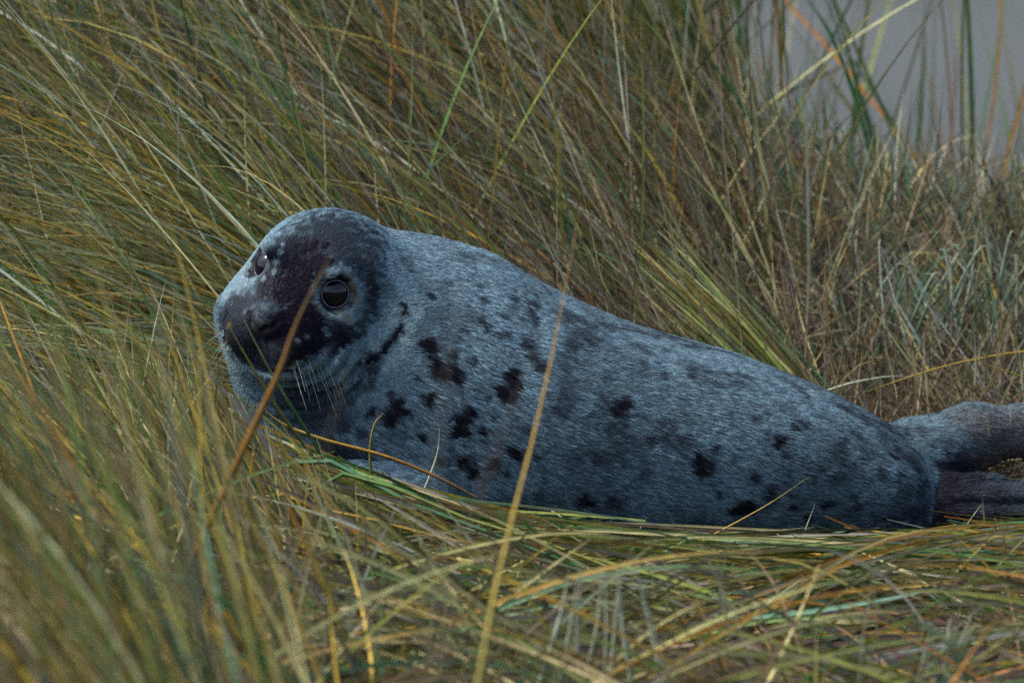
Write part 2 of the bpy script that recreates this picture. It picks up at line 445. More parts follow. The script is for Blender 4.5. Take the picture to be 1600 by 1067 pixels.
MASK = [(430,250,36,.85),(480,240,36,.9),(530,240,36,.9),(420,310,40,1),(480,310,44,1),(540,300,40,1),(380,370,40,1),(440,380,44,1),(500,360,30,1),(320,420,36,.9),(370,440,40,1),(430,450,44,1),(480,440,34,1),(480,500,34,1),
 (430,520,44,1),(370,520,40,.95),(310,500,40,.75),(250,480,34,.7),(210,520,34,.75),(220,580,40,.7),(270,570,44,.75),(330,580,44,.95),(390,590,44,1),(450,590,44,1),(510,560,40,1),(540,610,40,.95),(490,640,40,.95),(430,660,40,.95),(370,660,40,.9),(310,640,40,.7),(260,640,36,.55),
 (590,560,34,.85),(610,610,36,.9),(570,650,28,.8),(650,580,34,.85),(690,560,30,.75),(720,520,30,.75),(740,470,30,.8),(750,420,30,.85),(745,370,30,.85),(720,320,34,.8),(680,300,30,.8),(640,270,30,.75),(600,250,28,.8),(770,340,28,.7),(690,500,22,.5),(700,440,24,.45),(690,360,22,.7),
 (640,210,34,.45),(700,230,34,.5),(750,270,30,.55),(560,190,34,.5),(480,190,30,.55),(420,200,26,.6),(400,240,24,.75),(620,160,30,.35),(540,140,30,.35),(800,400,22,.6),(790,470,18,.5),(300,320,22,.5),(340,270,18,.45),(200,470,20,.5),(560,450,14,.8),(545,500,16,.8)]
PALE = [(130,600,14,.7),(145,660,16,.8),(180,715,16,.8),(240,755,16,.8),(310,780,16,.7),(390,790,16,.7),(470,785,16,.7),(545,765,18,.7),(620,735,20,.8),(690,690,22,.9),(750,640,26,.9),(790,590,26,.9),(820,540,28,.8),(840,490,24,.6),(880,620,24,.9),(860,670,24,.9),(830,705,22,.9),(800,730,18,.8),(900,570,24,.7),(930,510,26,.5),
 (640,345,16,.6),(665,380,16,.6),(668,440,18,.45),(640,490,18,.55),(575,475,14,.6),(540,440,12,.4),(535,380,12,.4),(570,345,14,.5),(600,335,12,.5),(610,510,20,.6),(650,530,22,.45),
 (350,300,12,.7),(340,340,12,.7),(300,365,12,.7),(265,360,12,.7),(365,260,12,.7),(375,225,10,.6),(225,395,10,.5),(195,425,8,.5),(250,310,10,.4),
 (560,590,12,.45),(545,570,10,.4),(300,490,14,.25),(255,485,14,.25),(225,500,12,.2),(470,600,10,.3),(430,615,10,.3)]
TAN = [(640,530,20),(655,350,14),(670,400,16),(675,460,18),(610,505,14),(500,720,20),(420,715,20),(360,720,16),(160,560,16),(150,610,16)]
def dabs(lst, s, ox, oy, gain=1.0):
    a = np.array([t[:3] for t in lst], float)
    v = np.array([t[3] if len(t) > 3 else 1 for t in lst], float) * gain
    P, ok = trace(ox + a[:, 0] / s, oy + a[:, 1] / s)
    rad = a[:, 2] / s * np.linalg.norm(P - CAMP, axis=1) / KPX
    return P[ok], rad[ok], v[ok]
_r = random.Random(21)
SMALL = []
for _ in range(70):                              # scattered small freckles between the large spots
    _x = _r.uniform(650, 1420); _t = np.interp(_x, TX, TT); _b = np.interp(_x, TX, TB)
    SMALL.append((_x, _t + (_b - _t) * _r.uniform(.10, .88), _r.uniform(3.5, 7.5), _r.uniform(.45, .9)))
D_BODY = [np.concatenate(t) for t in zip(dabs(SMALL, 1, 0, 0), dabs(Z2, 2.134, 600, 350), dabs(Z3, 2.667, 1050, 500), dabs(Z1, 2.6675, 300, 300))]
D_MASK = dabs(MASK, 2.6675, 300, 300)
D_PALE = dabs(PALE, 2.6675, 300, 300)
D_TAN = dabs(TAN, 2.6675, 300, 300)
def field(P, D, soft, rough):
    m = np.zeros(len(P))
    W = P + rough * (np.stack([noise3(P, 130, s) for s in (1, 2, 3)], 1) - .5) + rough * .7 * (np.stack([noise3(P, 320, s) for s in (4, 5, 6)], 1) - .5)
    for c, r, v in zip(*D):
        k = min(1.0, r / .014)
        d = np.linalg.norm(P + (W - P) * k - c, axis=1) / r
        m = np.maximum(m, v * sstep(1 + soft, 1 - soft, d))
    return m
LIGHT = np.array([.132, .206, .248]); DARK = np.array([.008, .006, .012]); TANC = np.array([.21, .15, .075]); PALEC = np.array([.36, .47, .48])
def coat(P):
    H = local(P)
    dark = field(P, (D_BODY[0], D_BODY[1] * 1.38, D_BODY[2]), .38, .014)
    mask = np.clip(field(P, (D_MASK[0], D_MASK[1] * 1.42, D_MASK[2]), .5, .020) * 1.12, 0, 1)
    # the same dark face on the far side of the muzzle and brow
    q = (H - np.array([.058, -.014, -.070])) / np.array([.078, .076, .054])
    far = sstep(1.15, .80, np.linalg.norm(q, axis=1) + .25 * (noise3(P, 120, 71) - .5)) * .90
    q = (H - np.array([.030, -.008, .010])) / np.array([.072, .044, .064])
    far = np.maximum(far, sstep(1.25, .80, np.linalg.norm(q, axis=1) + .25 * (noise3(P, 120, 72) - .5)) * .92)
    q = (H - np.array([-.02, .022, .062])) / np.array([.09, .085, .055])
    far = np.maximum(far, sstep(1.3, .5, np.linalg.norm(q, axis=1) + .9 * (noise3(P, 150, 73) - .5)) * .86)
    mask = np.maximum(mask, far)
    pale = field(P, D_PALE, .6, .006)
    tan = field(P, D_TAN, .7, .006)
    ring = np.zeros(len(P)); lid = np.zeros(len(P))
    for s in (1, -1):
        e, nl = eye_frame(s)
        q = H - e; h = q @ nl; rad = np.linalg.norm(q - np.outer(h, nl), axis=1); rad = np.where(h > -.02, rad, 1)
        rad = rad + .006 * (noise3(P, 160, 61) - .5)
        ring = np.maximum(ring, sstep(.0265, .029, rad) * sstep(.040, .031, rad) * (.25 + .75 * noise3(P, 110, 62)))
        lid = np.maximum(lid, sstep(.0285, .026, rad))
    big = noise3(P, 9, 21); mid = noise3(P, 28, 22); fine = noise3(P, 90, 23)
    mott = .50 * sstep(.34, .70, big * .6 + mid * .4) + .42 * sstep(.50, .68, mid * .45 + fine * .55)
    mott = mott * (.55 + .45 * sstep(-.30, .25, P[:, 0]))
    mott = mott * (.45 + .55 * sstep(-.35, -.05, P[:, 0]))
    # tail end and near flipper: dark fur, plus painted shade behind the body's rim
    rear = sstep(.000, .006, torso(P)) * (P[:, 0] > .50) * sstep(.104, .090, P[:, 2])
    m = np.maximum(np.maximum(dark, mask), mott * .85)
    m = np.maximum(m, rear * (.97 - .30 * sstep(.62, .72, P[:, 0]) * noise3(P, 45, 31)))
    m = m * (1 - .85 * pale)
    a = np.abs(H[:, 1]); S = H.copy(); S[:, 1] = a
    lip = sstep(.0045, .0025, np.abs(H[:, 2] - (-.110 + .30 * np.maximum(a - .010, 0) ** 1.2))) * (H[:, 0] > .02) * (a < .062)
    nos = sstep(.0065, .0045, cone(S, (.106, .006, -.057), (.096, .021, -.038), 0, 0))
    m = np.maximum(m, np.maximum(lip * .9, nos))
    m = m * (1 - .42 * ring); m = np.maximum(m, .93 * lid)
    light_ramp = np.interp(P[:, 0], [-.4, -.1, .2, .55], [1.12, 1.10, .92, .80])[:, None]      # light falling off from shoulders to rump, painted into the fur colour
    c = LIGHT * light_ramp * (1 - m[:, None]) + DARK * m[:, None]
    chin = sstep(-.080, -.10, H[:, 2]) * (H[:, 0] > -.06) * sstep(.16, .10, np.abs(H[:, 1])) * sstep(-.165, -.14, H[:, 2])
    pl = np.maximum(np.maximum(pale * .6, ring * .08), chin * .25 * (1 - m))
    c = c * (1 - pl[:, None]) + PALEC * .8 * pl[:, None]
    tan = np.maximum(tan, ring * .35)
    c = c * (1 - .55 * tan[:, None]) + TANC * .55 * tan[:, None]
    # stain of sandy brown on the far flipper
    st = sstep(.60, .68, P[:, 0]) * sstep(.10, .15, P[:, 1]) * sstep(.17, .14, P[:, 2])
    c = c * (1 - .5 * st[:, None]) + np.array([.15, .10, .07]) * .5 * st[:, None]
    return c, m

seal = bpy.data.objects.new('seal', None); COL.objects.link(seal)
tag(seal, 'young grey seal with dark spotted blue grey coat lying in dune grass', 'seal')
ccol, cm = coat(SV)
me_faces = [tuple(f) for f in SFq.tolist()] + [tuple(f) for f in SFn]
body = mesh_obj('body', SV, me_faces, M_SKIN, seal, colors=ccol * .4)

# ---- fur: short strands combed from the nose to the tail
def make_fur(n_target):
    tris = np.concatenate([SFq[:, [0, 1, 2]], SFq[:, [0, 2, 3]]])
    A, B, C = SV[tris[:, 0]], SV[tris[:, 1]], SV[tris[:, 2]]
    cr = np.cross(B - A, C - A); area = np.linalg.norm(cr, axis=1) / 2
    cen = (A + B + C) / 3
    fn = unit(cr)
    Hh = local(cen)
    facing = ((CAMP - cen) * fn).sum(1) > -2.5
    wt = area * (1 + 1.6 * (Hh[:, 0] > -.10) * (np.linalg.norm(Hh, axis=1) < .2)) * np.where(facing, 1, .35) * (cen[:, 2] > .02)
    pick = rng.choice(len(tris), n_target, p=wt / wt.sum())
    u, v = rng.random(n_target), rng.random(n_target)
    fl = u + v > 1; u[fl], v[fl] = 1 - u[fl], 1 - v[fl]
    P = A[pick] + (B - A)[pick] * u[:, None] + (C - A)[pick] * v[:, None]
    N = unit(sdf_grad(P, .003))
    H = local(P)
    # not on the eyes
    keep = np.ones(len(P), bool)
    for s in (1, -1):
        e, nl = eye_frame(s)
        q = H - e; h = q @ nl
        keep &= ~((np.linalg.norm(q - np.outer(h, nl), axis=1) < .0225) & (h > 0))
    keep &= np.linalg.norm((H - np.array([.098, 0, -.049])) / np.array([.014, .014, .012]), axis=1) > 1
    P, N, H = P[keep], N[keep], H[keep]
    nose = head_w(.11, 0, -.04)
    hd = sstep(-.16, -.05, H[:, 0]) * sstep(.26, .16, np.linalg.norm(H, axis=1))
    G = unit(P - nose) * hd[:, None] + np.array([.90, .05, -.30]) * (1 - hd[:, None])
    sh = sstep(.15, -.15, P[:, 0]) * (1 - hd)
    G = G + sh[:, None] * np.array([0, -.05, -.35])
    G = G + .35 * (np.stack([noise3(P, 40, s) for s in (41, 42, 43)], 1) - .5) + .10 * rng.normal(size=P.shape)
    G = unit(G - N * (G * N).sum(1, keepdims=True))
    L = (.0105 * (1 - hd) + .0062 * hd) * rng.uniform(.65, 1.25, len(P))
    lift = np.clip(.20 + .12 * rng.normal(size=len(P)), .03, .6)
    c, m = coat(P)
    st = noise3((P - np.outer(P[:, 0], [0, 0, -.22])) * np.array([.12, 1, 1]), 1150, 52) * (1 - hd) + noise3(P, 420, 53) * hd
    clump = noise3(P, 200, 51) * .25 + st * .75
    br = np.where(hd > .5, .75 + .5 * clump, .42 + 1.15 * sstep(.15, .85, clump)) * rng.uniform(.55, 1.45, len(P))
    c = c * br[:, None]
    K = 4
    t = np.linspace(0, 1, K)
    pts = P[:, None] + G[:, None] * (L[:, None] * t)[..., None] + N[:, None] * (L[:, None] * (lift[:, None] * t - .5 * lift[:, None] * t * t) + .0002)[..., None]
    rad = (.00030 * (1 - hd) + .00024 * hd)[:, None] * np.array([1, .9, .65, .1])[None]
    cu = bpy.data.hair_curves.new('fur')
    n = len(P)
    cu.add_curves([K] * n)
    cu.attributes['position'].data.foreach_set('vector', pts.astype(np.float32).ravel()) if 'position' in cu.attributes else cu.points.foreach_set('position', pts.astype(np.float32).ravel())
    ra = cu.attributes.get('radius') or cu.attributes.new('radius', 'FLOAT', 'POINT')
    ra.data.foreach_set('value', rad.astype(np.float32).ravel())
    ca = cu.attributes.new('Col', 'FLOAT_COLOR', 'CURVE')
    c4 = np.ones((n, 4), np.float32); c4[:, :3] = c
    ca.data.foreach_set('color', c4.ravel())
    cu.materials.append(M_FUR)
    o = bpy.data.objects.new('fur', cu); COL.objects.link(o); o.parent = seal
    tag(o, kind='stuff')
make_fur(330000)

# ---- eyes
def uv_sphere(c, r, nu=40, nv=24):
    vs, fs = [], []
    for j in range(nv + 1):
        th = math.pi * j / nv
        for i in range(nu):
            ph = 2 * math.pi * i / nu
            vs.append((c[0] + r * math.sin(th) * math.cos(ph), c[1] + r * math.sin(th) * math.sin(ph), c[2] + r * math.cos(th)))
    for j in range(nv):
        for i in range(nu):
            fs.append((j * nu + i, (j + 1) * nu + i, (j + 1) * nu + (i + 1) % nu, j * nu + (i + 1) % nu))
    return vs, fs
def torus(c, nrm, Rm, r, nu=48, nv=10):
    nrm = unit(np.asarray(nrm)); a = unit(np.cross(nrm, [0.3, .2, .9])); b = np.cross(nrm, a)
    vs, fs = [], []
    for i in range(nu):
        t = 2 * math.pi * i / nu; d = a * math.cos(t) + b * math.sin(t)
        for j in range(nv):
            s = 2 * math.pi * j / nv
            vs.append(c + d * (Rm + r * math.cos(s)) + nrm * r * math.sin(s))
    for i in range(nu):
        for j in range(nv):
            fs.append((i * nv + j, ((i + 1) % nu) * nv + j, ((i + 1) % nu) * nv + (j + 1) % nv, i * nv + (j + 1) % nv))
    return vs, fs
for s in (1, -1):
    e, nl = eye_frame(s)
    nrm = HQ @ nl; e = HO + HQ @ e
    eye = mesh_obj('eye', *uv_sphere(e, .0250), M_EYE, seal)
    rim = mesh_obj('eye_rim', *torus(e + nrm * .0164, nrm, .0192, .0008), M_RIM, eye)

# ---- whiskers
def tube(pts, r0, r1, sides=5):
    pts = np.asarray(pts, float); n = len(pts)
    T = unit(np.gradient(pts, axis=0)); up = np.array([.1, 1, .2])
    a = unit(np.cross(T, up)); b = np.cross(T, a)
    vs, fs = [], []
    for i in range(n):
        r = r0 + (r1 - r0) * i / (n - 1)
        for j in range(sides):
            t = 2 * math.pi * j / sides
            vs.append(pts[i] + r * (a[i] * math.cos(t) + b[i] * math.sin(t)))
    for i in range(n - 1):
        for j in range(sides):
            fs.append((i * sides + j, i * sides + (j + 1) % sides, (i + 1) * sides + (j + 1) % sides, (i + 1) * sides + j))
    return vs, fs
rw = random.Random(4)
for s in (1, -1):
    for row in range(3):
        for k in range(4):
            a = head_w(.078 - .017 * k, s * (.036 + .008 * k), -.058 - .010 * row)
            d = HF * (.25 - .12 * k) + HL * s * (.8 + .2 * rw.random()) + HU * (-.5 - .3 * row * rw.random()) + np.array([0, 0, -.25])
            d = d / np.linalg.norm(d); ln = rw.uniform(.045, .085)
            pts = [a + d * ln * t + np.array([.0, 0, -.022]) * t * t for t in np.linspace(0, 1, 9)]
            mesh_obj('whisker', *tube(pts, .00042, .00012), M_WHISK, seal)

# ------------------------------------------------------------------ grass
PAL = dict(green=(.046, .125, .030), teal=(.046, .125, .070), olive=(.130, .142, .028), straw=(.34, .305, .135), yellow=(.37, .25, .04),
           orange=(.31, .135, .024), brown=(.105, .070, .036), rust=(.17, .085, .012), pale=(.33, .37, .27), grey=(.20, .18, .145), litter=(.135, .105, .078))
PN = list(PAL); PV = np.array([PAL[k] for k in PN])
def pick_col(n, weights):
    wv = np.array([weights.get(k, 0) for k in PN], float)
    i = rng.choice(len(PN), n, p=wv / wv.sum())
    return PV[i] * (.24 + 1.75 * rng.random((n, 1)) ** 1.35) * (1 + .05 * rng.normal(size=(n, 3)))
SEAL_POLY = np.array([(343,500),(347,485),(362,452),(377,425),(394,396),(416,370),(442,347),(469,334),(499,327),(525,324),(555,327),(581,336),(611,353),(630,370),(660,377),(700,387),(740,401),(787,417),(834,436),(881,460),(928,481),(975,502),(1022,518),(1068,528),(1100,533),
  (1144,547),(1192,564),(1237,583),(1290,604),(1342,630),(1387,652),(1429,675),(1462,662),(1492,648),(1522,636),(1600,634),(1700,634),(1700,806),(1600,808),(1500,814),(1430,829),(1330,838),(1200,838),(1100,832),(1000,822),(900,810),(800,797),(720,784),(640,758),(580,732),(520,700),(470,664),(420,645),(380,625),(352,590),(340,545)], float)
def in_poly(x, y, poly):
    c = np.zeros(x.shape, bool)
    n = len(poly); j = n - 1
    for i in range(n):
        xi, yi = poly[i]; xj, yj = poly[j]
        m = ((yi > y) != (yj > y)) & (x < (xj - xi) * (y - yi) / (yj - yi + 1e-12) + xi)
        c ^= m; j = i
    return c
BLADES = {}
def blade_paths(root, ang, tilt, length, nseg, droop=1.0, swirl=.25, side=None):
    n = len(root)
    ang = np.asarray(ang) * np.ones(n); tilt = np.asarray(tilt) * np.ones(n)
    d = unit(np.stack([np.cos(ang), tilt, np.sin(ang)], 1))
    P = np.zeros((n, nseg + 1, 3)); P[:, 0] = root
    ds = (length / nseg)[:, None]
    sw = swirl * rng.normal(size=(n, 3)); dr = np.asarray(droop) * np.ones(n)
    for k in range(nseg):
        P[:, k + 1] = P[:, k] + d * ds
        t = (k + 1) / nseg
        d = unit(d + ds * (sw + np.array([0, 0, -1.0]) * (dr * (.3 + 1.2 * t))[:, None]))
    return P
def clear(P, margin=.004, iters=3):
    sh = P.shape; Q = P.reshape(-1, 3).copy()
    zt = terrain(Q[:, 0], Q[:, 1]) + .003
    Q[:, 2] = np.maximum(Q[:, 2], zt)
    near = (Q[:, 0] > -.52) & (Q[:, 0] < 1.0) & (Q[:, 1] > -.42) & (Q[:, 1] < .42) & (Q[:, 2] < .60)
    for _ in range(iters):
        i = np.where(near)[0]
        if not len(i): break
        d = seal_sdf(Q[i]); b = d < margin
        if not b.any(): break
        j = i[b]
        Q[j] += unit(sdf_grad(Q[j], .004)) * (margin - d[b] + .001)[:, None]
    return Q.reshape(sh)
def drop_over_seal(P, allow=0):
    x, y, f = project(P.reshape(-1, 3))
    y = y + np.repeat(rng.normal(size=P.shape[0]) * 7, P.shape[1]) * (y > 640)
    hit = in_poly(x, y, SEAL_POLY)
    # behind the seal is fine
    Q = P.reshape(-1, 3)
    front = Q[:, 1] < np.interp(x, [340, 640, 1430, 1600], [-.05, .02, .06, .02])
    bad = (hit & front).reshape(P.shape[:2])
    # also the stretches between points
    return bad.sum(1) <= allow
def ribbons(P, width, c0, c1, name, fold=.35, mat=None):
    n, k, _ = P.shape
    T = unit(np.gradient(P, axis=1))
    ref = unit(np.stack([rng.normal(size=n) * .5, np.full(n, 1.0) + .0, rng.normal(size=n) * .5 + .2], 1))
    S = unit(np.cross(T, ref[:, None]))
    Nn = np.cross(S, T)
    t = np.linspace(0, 1, k)
    prof = np.minimum(.55 + 3 * t, 1) * np.clip((1 - t) * 2.2, .05, 1) ** .8
    hw = (width[:, None] / 2 * prof)[..., None]
    V = np.stack([P - S * hw, P + Nn * hw * fold, P + S * hw], 2).reshape(-1, 3)
    col = c0[:, None] * (1 - t[None, :, None]) + c1[:, None] * t[None, :, None]
    col = np.clip(np.repeat(col[:, :, None], 3, 2).reshape(-1, 3), .004, .9)
    base = (np.arange(n) * k * 3)[:, None] + (np.arange(k - 1) * 3)[None]
    base = base.ravel()
    F = np.concatenate([np.stack([base, base + 1, base + 4, base + 3], 1), np.stack([base + 1, base + 2, base + 5, base + 4], 1)])
    return V, F, col
NB = [0]
def grass_obj(name, parts, label, cat):
    Vs, Fs, Cs, o = [], [], [], 0
    for V, F, c in parts:
        Vs.append(V); Fs.append(F + o); Cs.append(c); o += len(V)
    ob = mesh_obj(name, np.concatenate(Vs), np.concatenate(Fs), M_GRASS, colors=np.concatenate(Cs))
    NB[0] += sum(len(f) for f in Fs)
    tag(ob, label, cat, kind='stuff')
    return ob
def family(n, xr, yr, ang, tilt, length, width, colors, tipc=None, nseg=8, droop=.9, swirl=.25, lift=0.0, clumps=0, keep=None, seal=True, spread=.06, tipmix=.55, stray=0.0):
    """n blades rooted in a patch of ground; ang (image-plane angle in degrees) may be a function of the root"""
    if clumps:
        cx = rng.uniform(*xr, clumps); cy = rng.uniform(*yr, clumps)
        k = rng.integers(0, clumps, n)
        x = cx[k] + rng.normal(size=n) * spread; y = cy[k] + rng.normal(size=n) * spread
        da = (rng.normal(size=clumps) * 13)[k]
        cg = rng.uniform(.75, 1.25, (clumps, 1))[k]
    else:
        x = rng.uniform(*xr, n); y = rng.uniform(*yr, n); da = 0; cg = 1
    if keep is not None:
        m = keep(x, y)
        x, y = x[m], y[m]
        if clumps: da = da[m]; cg = cg[m]
    n = len(x)
    z = terrain(x, y) + rng.uniform(-.01, .01, n) + (rng.uniform(0, lift, n) if lift else 0)
    root = np.stack([x, y, z], 1)
    a = ang(x, y) if callable(ang) else np.full(n, ang[0]) + rng.normal(size=n) * ang[1]
    a = np.radians(a + da)
    tl = rng.normal(tilt[0], tilt[1], n)
    L = length(x, y) * rng.uniform(.6, 1.2, n) if callable(length) else rng.uniform(*length, n)
    P = blade_paths(root, a, tl, L, nseg, droop * rng.uniform(.3, 1.8, n), swirl)
    if seal: P = clear(P)
    m = drop_over_seal(P) if seal else np.ones(n, bool)
    if stray: m |= drop_over_seal(P, 2) & (rng.random(n) < stray)
    P = P[m]
    wd = rng.uniform(*width, n)[m]
    c0 = pick_col(n, colors)[m] * (cg[m] if clumps else 1)
    ct = pick_col(n, tipc or colors)[m]
    mixv = rng.random((len(P), 1)) ** .7 * tipmix
    c1 = c0 * (1 - mixv) + ct * mixv
    return ribbons(P, wd, c0, c1, 'b')

GREENISH = dict(green=3.6, teal=2.0, olive=3.4, straw=3.6, yellow=1.5, orange=.5, brown=1.5, pale=1.5, grey=.9)
TIPS = dict(straw=3, yellow=2.2, orange=1.1, pale=1.4, brown=1, olive=1)
DRY = dict(brown=3.4, litter=3, grey=1.2, straw=1.6, olive=.5, orange=.15, pale=.25)
COOL = dict(teal=3, green=1.5, pale=1.6, grey=1.6, olive=1, straw=.8, yellow=.25)

# the bank behind the seal, blades swept over to the left
def bank_ang(x, y):
    a = np.interp(x, [-1.6, -.9, -.5, -.1, .25, .45, .7, 1.2], [128, 136, 144, 143, 136, 124, 112, 100])
    a = a + 10 * np.exp(-((y - .3) / .25) ** 2) * (x < .3)
    return a + rng.normal(size=len(x)) * 10 + rng.normal(size=len(x)) * 30 * (rng.random(len(x)) < .15)
def bank_len(x, y):
    return np.interp(x, [-1.5, .2, .45, .7, 1.2], [.62, .66, .46, .26, .22]) * np.interp(y, [.2, .5, 1.0, 2], [.75, .95, 1.05, 1.0])
def bank_keep(x, y):
    return y > np.interp(x, [-.3, 0, .3, .55], [.26, .36, .50, .62]) + rng.normal(size=len(x)) * .06
parts = [family(8600, (-1.9, .40), (.26, 1.9), bank_ang, (-.10, .16), bank_len, (.0022, .0055), GREENISH, TIPS, nseg=9, droop=.9, clumps=230, spread=.06, keep=bank_keep),
         family(4200, (-1.9, .5), (.24, 1.1), lambda x, y: rng.normal(130, 20, len(x)), (-.05, .3), (.3, .65), (.0012, .0030), DRY, nseg=8, droop=.6, clumps=0)]
parts.append(family(110, (.50, .57), (.30, .40), lambda x, y: rng.normal(133, 2.5, len(x)), (.16, .05), (.30, .52), (.0030, .0058), dict(green=4, olive=3, yellow=2.5, straw=2, teal=1), TIPS, nseg=9, droop=.35, swirl=.12))
grass_obj('marram_grass', parts, 'dense green and straw marram grass swept over the bank behind the seal', 'grass')

# long blades arching flat to the left beside the head
parts = [family(2600, (-.55, -.05), (.16, .50), lambda x, y: rng.normal(160, 9, len(x)), (-.22, .16), (.45, .85), (.0020, .0048), dict(straw=4, yellow=2, olive=3, green=2.4, pale=2, teal=.6, orange=.3), TIPS, nseg=12, droop=1.0, swirl=.2, clumps=70, spread=.05, lift=.10),
         family(900, (-.75, -.25), (.0, .30), lambda x, y: rng.normal(172, 16, len(x)), (-.30, .2), (.30, .60), (.0018, .0042), dict(straw=4, yellow=1.6, olive=2, green=2, pale=2.4), TIPS, nseg=12, droop=1.3, swirl=.3, clumps=40, spread=.05, lift=.16)]
grass_obj('arching_grass', parts, 'long pale and yellow blades arching flat beside the head of the seal', 'grass')

# matted dead litter on the slope behind the back and hind flippers
parts = [family(15000, (-.4, 1.9), (.20, 1.25), lambda x, y: rng.uniform(0, 180, len(x)), (-.1, .6), (.06, .22), (.0012, .0032), DRY, nseg=4, droop=2.2, swirl=1.2, lift=.05),
         family(2600, (.15, 1.8), (.20, 1.1), lambda x, y: rng.normal(118, 28, len(x)), (-.1, .3), (.10, .30), (.0014, .0034), dict(DRY, teal=1.2, pale=1.0), TIPS, nseg=6, droop=.8, swirl=.5, clumps=180, spread=.03)]
grass_obj('grass_litter', parts, 'matted brown dead grass litter on the slope behind the back of the seal', 'litter')

# blue green shoots on the edge of the slope
parts = [family(1100, (.50, 1.9), (.55, 1.30), lambda x, y: rng.normal(96, 17, len(x)), (-.05, .2), (.10, .24), (.0026, .0056), COOL, dict(pale=3, teal=1, straw=1), nseg=8, droop=3.2, swirl=.8, clumps=120, spread=.03)]
grass_obj('dune_grass_shoots', parts, 'short blue green grass shoots on the edge of the slope', 'grass')

# thinner taller grass farther back towards the beach
parts = [family(3400, (-1.9, .38), (1.5, 3.0), lambda x, y: np.interp(x, [-1.5, 0, .5, .9], [128, 124, 106, 94]) + rng.normal(size=len(x)) * 12, (0, .2), (.55, .95), (.003, .0065), dict(GREENISH, orange=1.6, teal=2.2), TIPS, nseg=8, droop=.5, clumps=110, spread=.07, seal=False)]
parts.append(family(80, (.45, 1.5), (1.7, 3.2), lambda x, y: rng.normal(96, 16, len(x)), (0, .2), (.55, 1.05), (.0035, .0085), dict(green=3, teal=3, olive=2, orange=1.4, brown=1.2, pale=.6), TIPS, nseg=9, droop=.35, clumps=26, spread=.05, seal=False))
grass_obj('far_grass', parts, 'soft blurred tall grass beyond the bank towards the beach', 'grass')

# foreground tussock on the left
def fg_ang(x, y):
    return np.interp(x, [-1.3, -.7, -.35, -.15, .05], [136, 133, 127, 118, 106]) + rng.normal(size=len(x)) * 10
WARM = dict(olive=4.0, straw=3.8, yellow=3.4, green=2.8, orange=.8, brown=1.3, teal=1.0, grey=.6)
def fg_keep(x, y):
    return x < -.24 + .05 * np.sin(y * 9) + .06 * (y < -1.4)
parts = [family(2300, (-1.8, -.1), (-1.25, -.30), fg_ang, (.02, .16), lambda x, y: np.interp(x, [-1.6, -.5, -.2], [.50, .46, .34]), (.0024, .0055), WARM, TIPS, nseg=9, droop=1.1, clumps=110, spread=.05, keep=fg_keep),
         family(4600, (-1.7, -.1), (-3.0, -1.3), lambda x, y: np.interp(x, [-1.3, -.5, -.3, -.15], [138, 134, 126, 108]) + rng.normal(size=len(x)) * 8, (.02, .14), lambda x, y: np.interp(x, [-1.2, -.45, -.15], [.74, .78, .62]), (.0024, .0052), WARM, TIPS, nseg=10, droop=.8, clumps=170, spread=.05, keep=fg_keep),
         family(900, (-1.8, -.1), (-1.7, -.3), lambda x, y: rng.normal(110, 32, len(x)), (.0, .3), (.2, .5), (.0016, .0034), DRY, nseg=7, droop=.9, keep=fg_keep)]
grass_obj('foreground_grass', parts, 'blurred yellow green grass leaning left in front of the seal', 'grass')

parts = [family(2800, (-.50, -.20), (-.80, -.30), lambda x, y: rng.normal(126, 13, len(x)), (0, .15), (.12, .36), (.0020, .0046), WARM, TIPS, nseg=8, droop=1.1, clumps=60, spread=.04, lift=.05)]
grass_obj('chest_grass', parts, 'yellow green blades leaning up against the chest below the chin of the seal', 'grass')

# combed grass lying flat along the belly
def comb_ang(x, y):
    return np.where(rng.random(len(x)) < .5, rng.normal(-4, 7, len(x)), rng.normal(177, 7, len(x)))
MIXED = dict(green=3.2, olive=3, straw=2.6, yellow=1.5, brown=2, orange=.5, grey=1.4, teal=1.2, pale=.6)
parts = [family(4200, (-.5, 1.9), (-.62, -.15), comb_ang, (0, .10), (.25, .60), (.0022, .0052), MIXED, TIPS, nseg=10, droop=.35, swirl=.25, lift=.085, clumps=130, spread=.05),
         family(1500, (-.75, .0), (-.60, -.25), lambda x, y: rng.normal(-24, 8, len(x)), (0, .10), (.35, .7), (.0024, .0054), dict(MIXED, green=5), TIPS, nseg=10, droop=.5, swirl=.2, lift=.20, clumps=50, spread=.05)]
grass_obj('flattened_grass', parts, 'flattened green and yellow grass combed along the belly of the seal', 'grass')

# tangled low grass towards the camera
parts = [family(900, (-.1, 1.4), (-.30, -.17), comb_ang, (0, .06), (.18, .40), (.0022, .0046), MIXED, TIPS, nseg=8, droop=.25, swirl=.2, lift=.075, clumps=60, spread=.03, stray=.3),
         family(260, (-.3, 1.2), (-.34, -.2), lambda x, y: rng.normal(90, 45, len(x)), (0, .2), (.03, .10), (.0014, .0030), dict(straw=3, pale=2, brown=2, olive=1, yellow=1), TIPS, nseg=6, droop=1.5, swirl=1.0, lift=.05, stray=.8),
         family(1700, (-.7, 1.9), (-1.7, -.40), lambda x, y: rng.uniform(0, 180, len(x)), (0, .5), (.10, .34), (.0020, .0052), dict(MIXED, brown=4, litter=3), TIPS, nseg=7, droop=1.8, swirl=.9, lift=.04),
         family(1700, (-.7, 1.9), (-1.6, -.40), lambda x, y: np.where(rng.random(len(x)) < .6, rng.normal(160, 14, len(x)), rng.normal(20, 16, len(x))), (0, .3), (.20, .50), (.0026, .0062), MIXED, TIPS, nseg=8, droop=1.0, swirl=.4, lift=.10, clumps=70, spread=.05)]
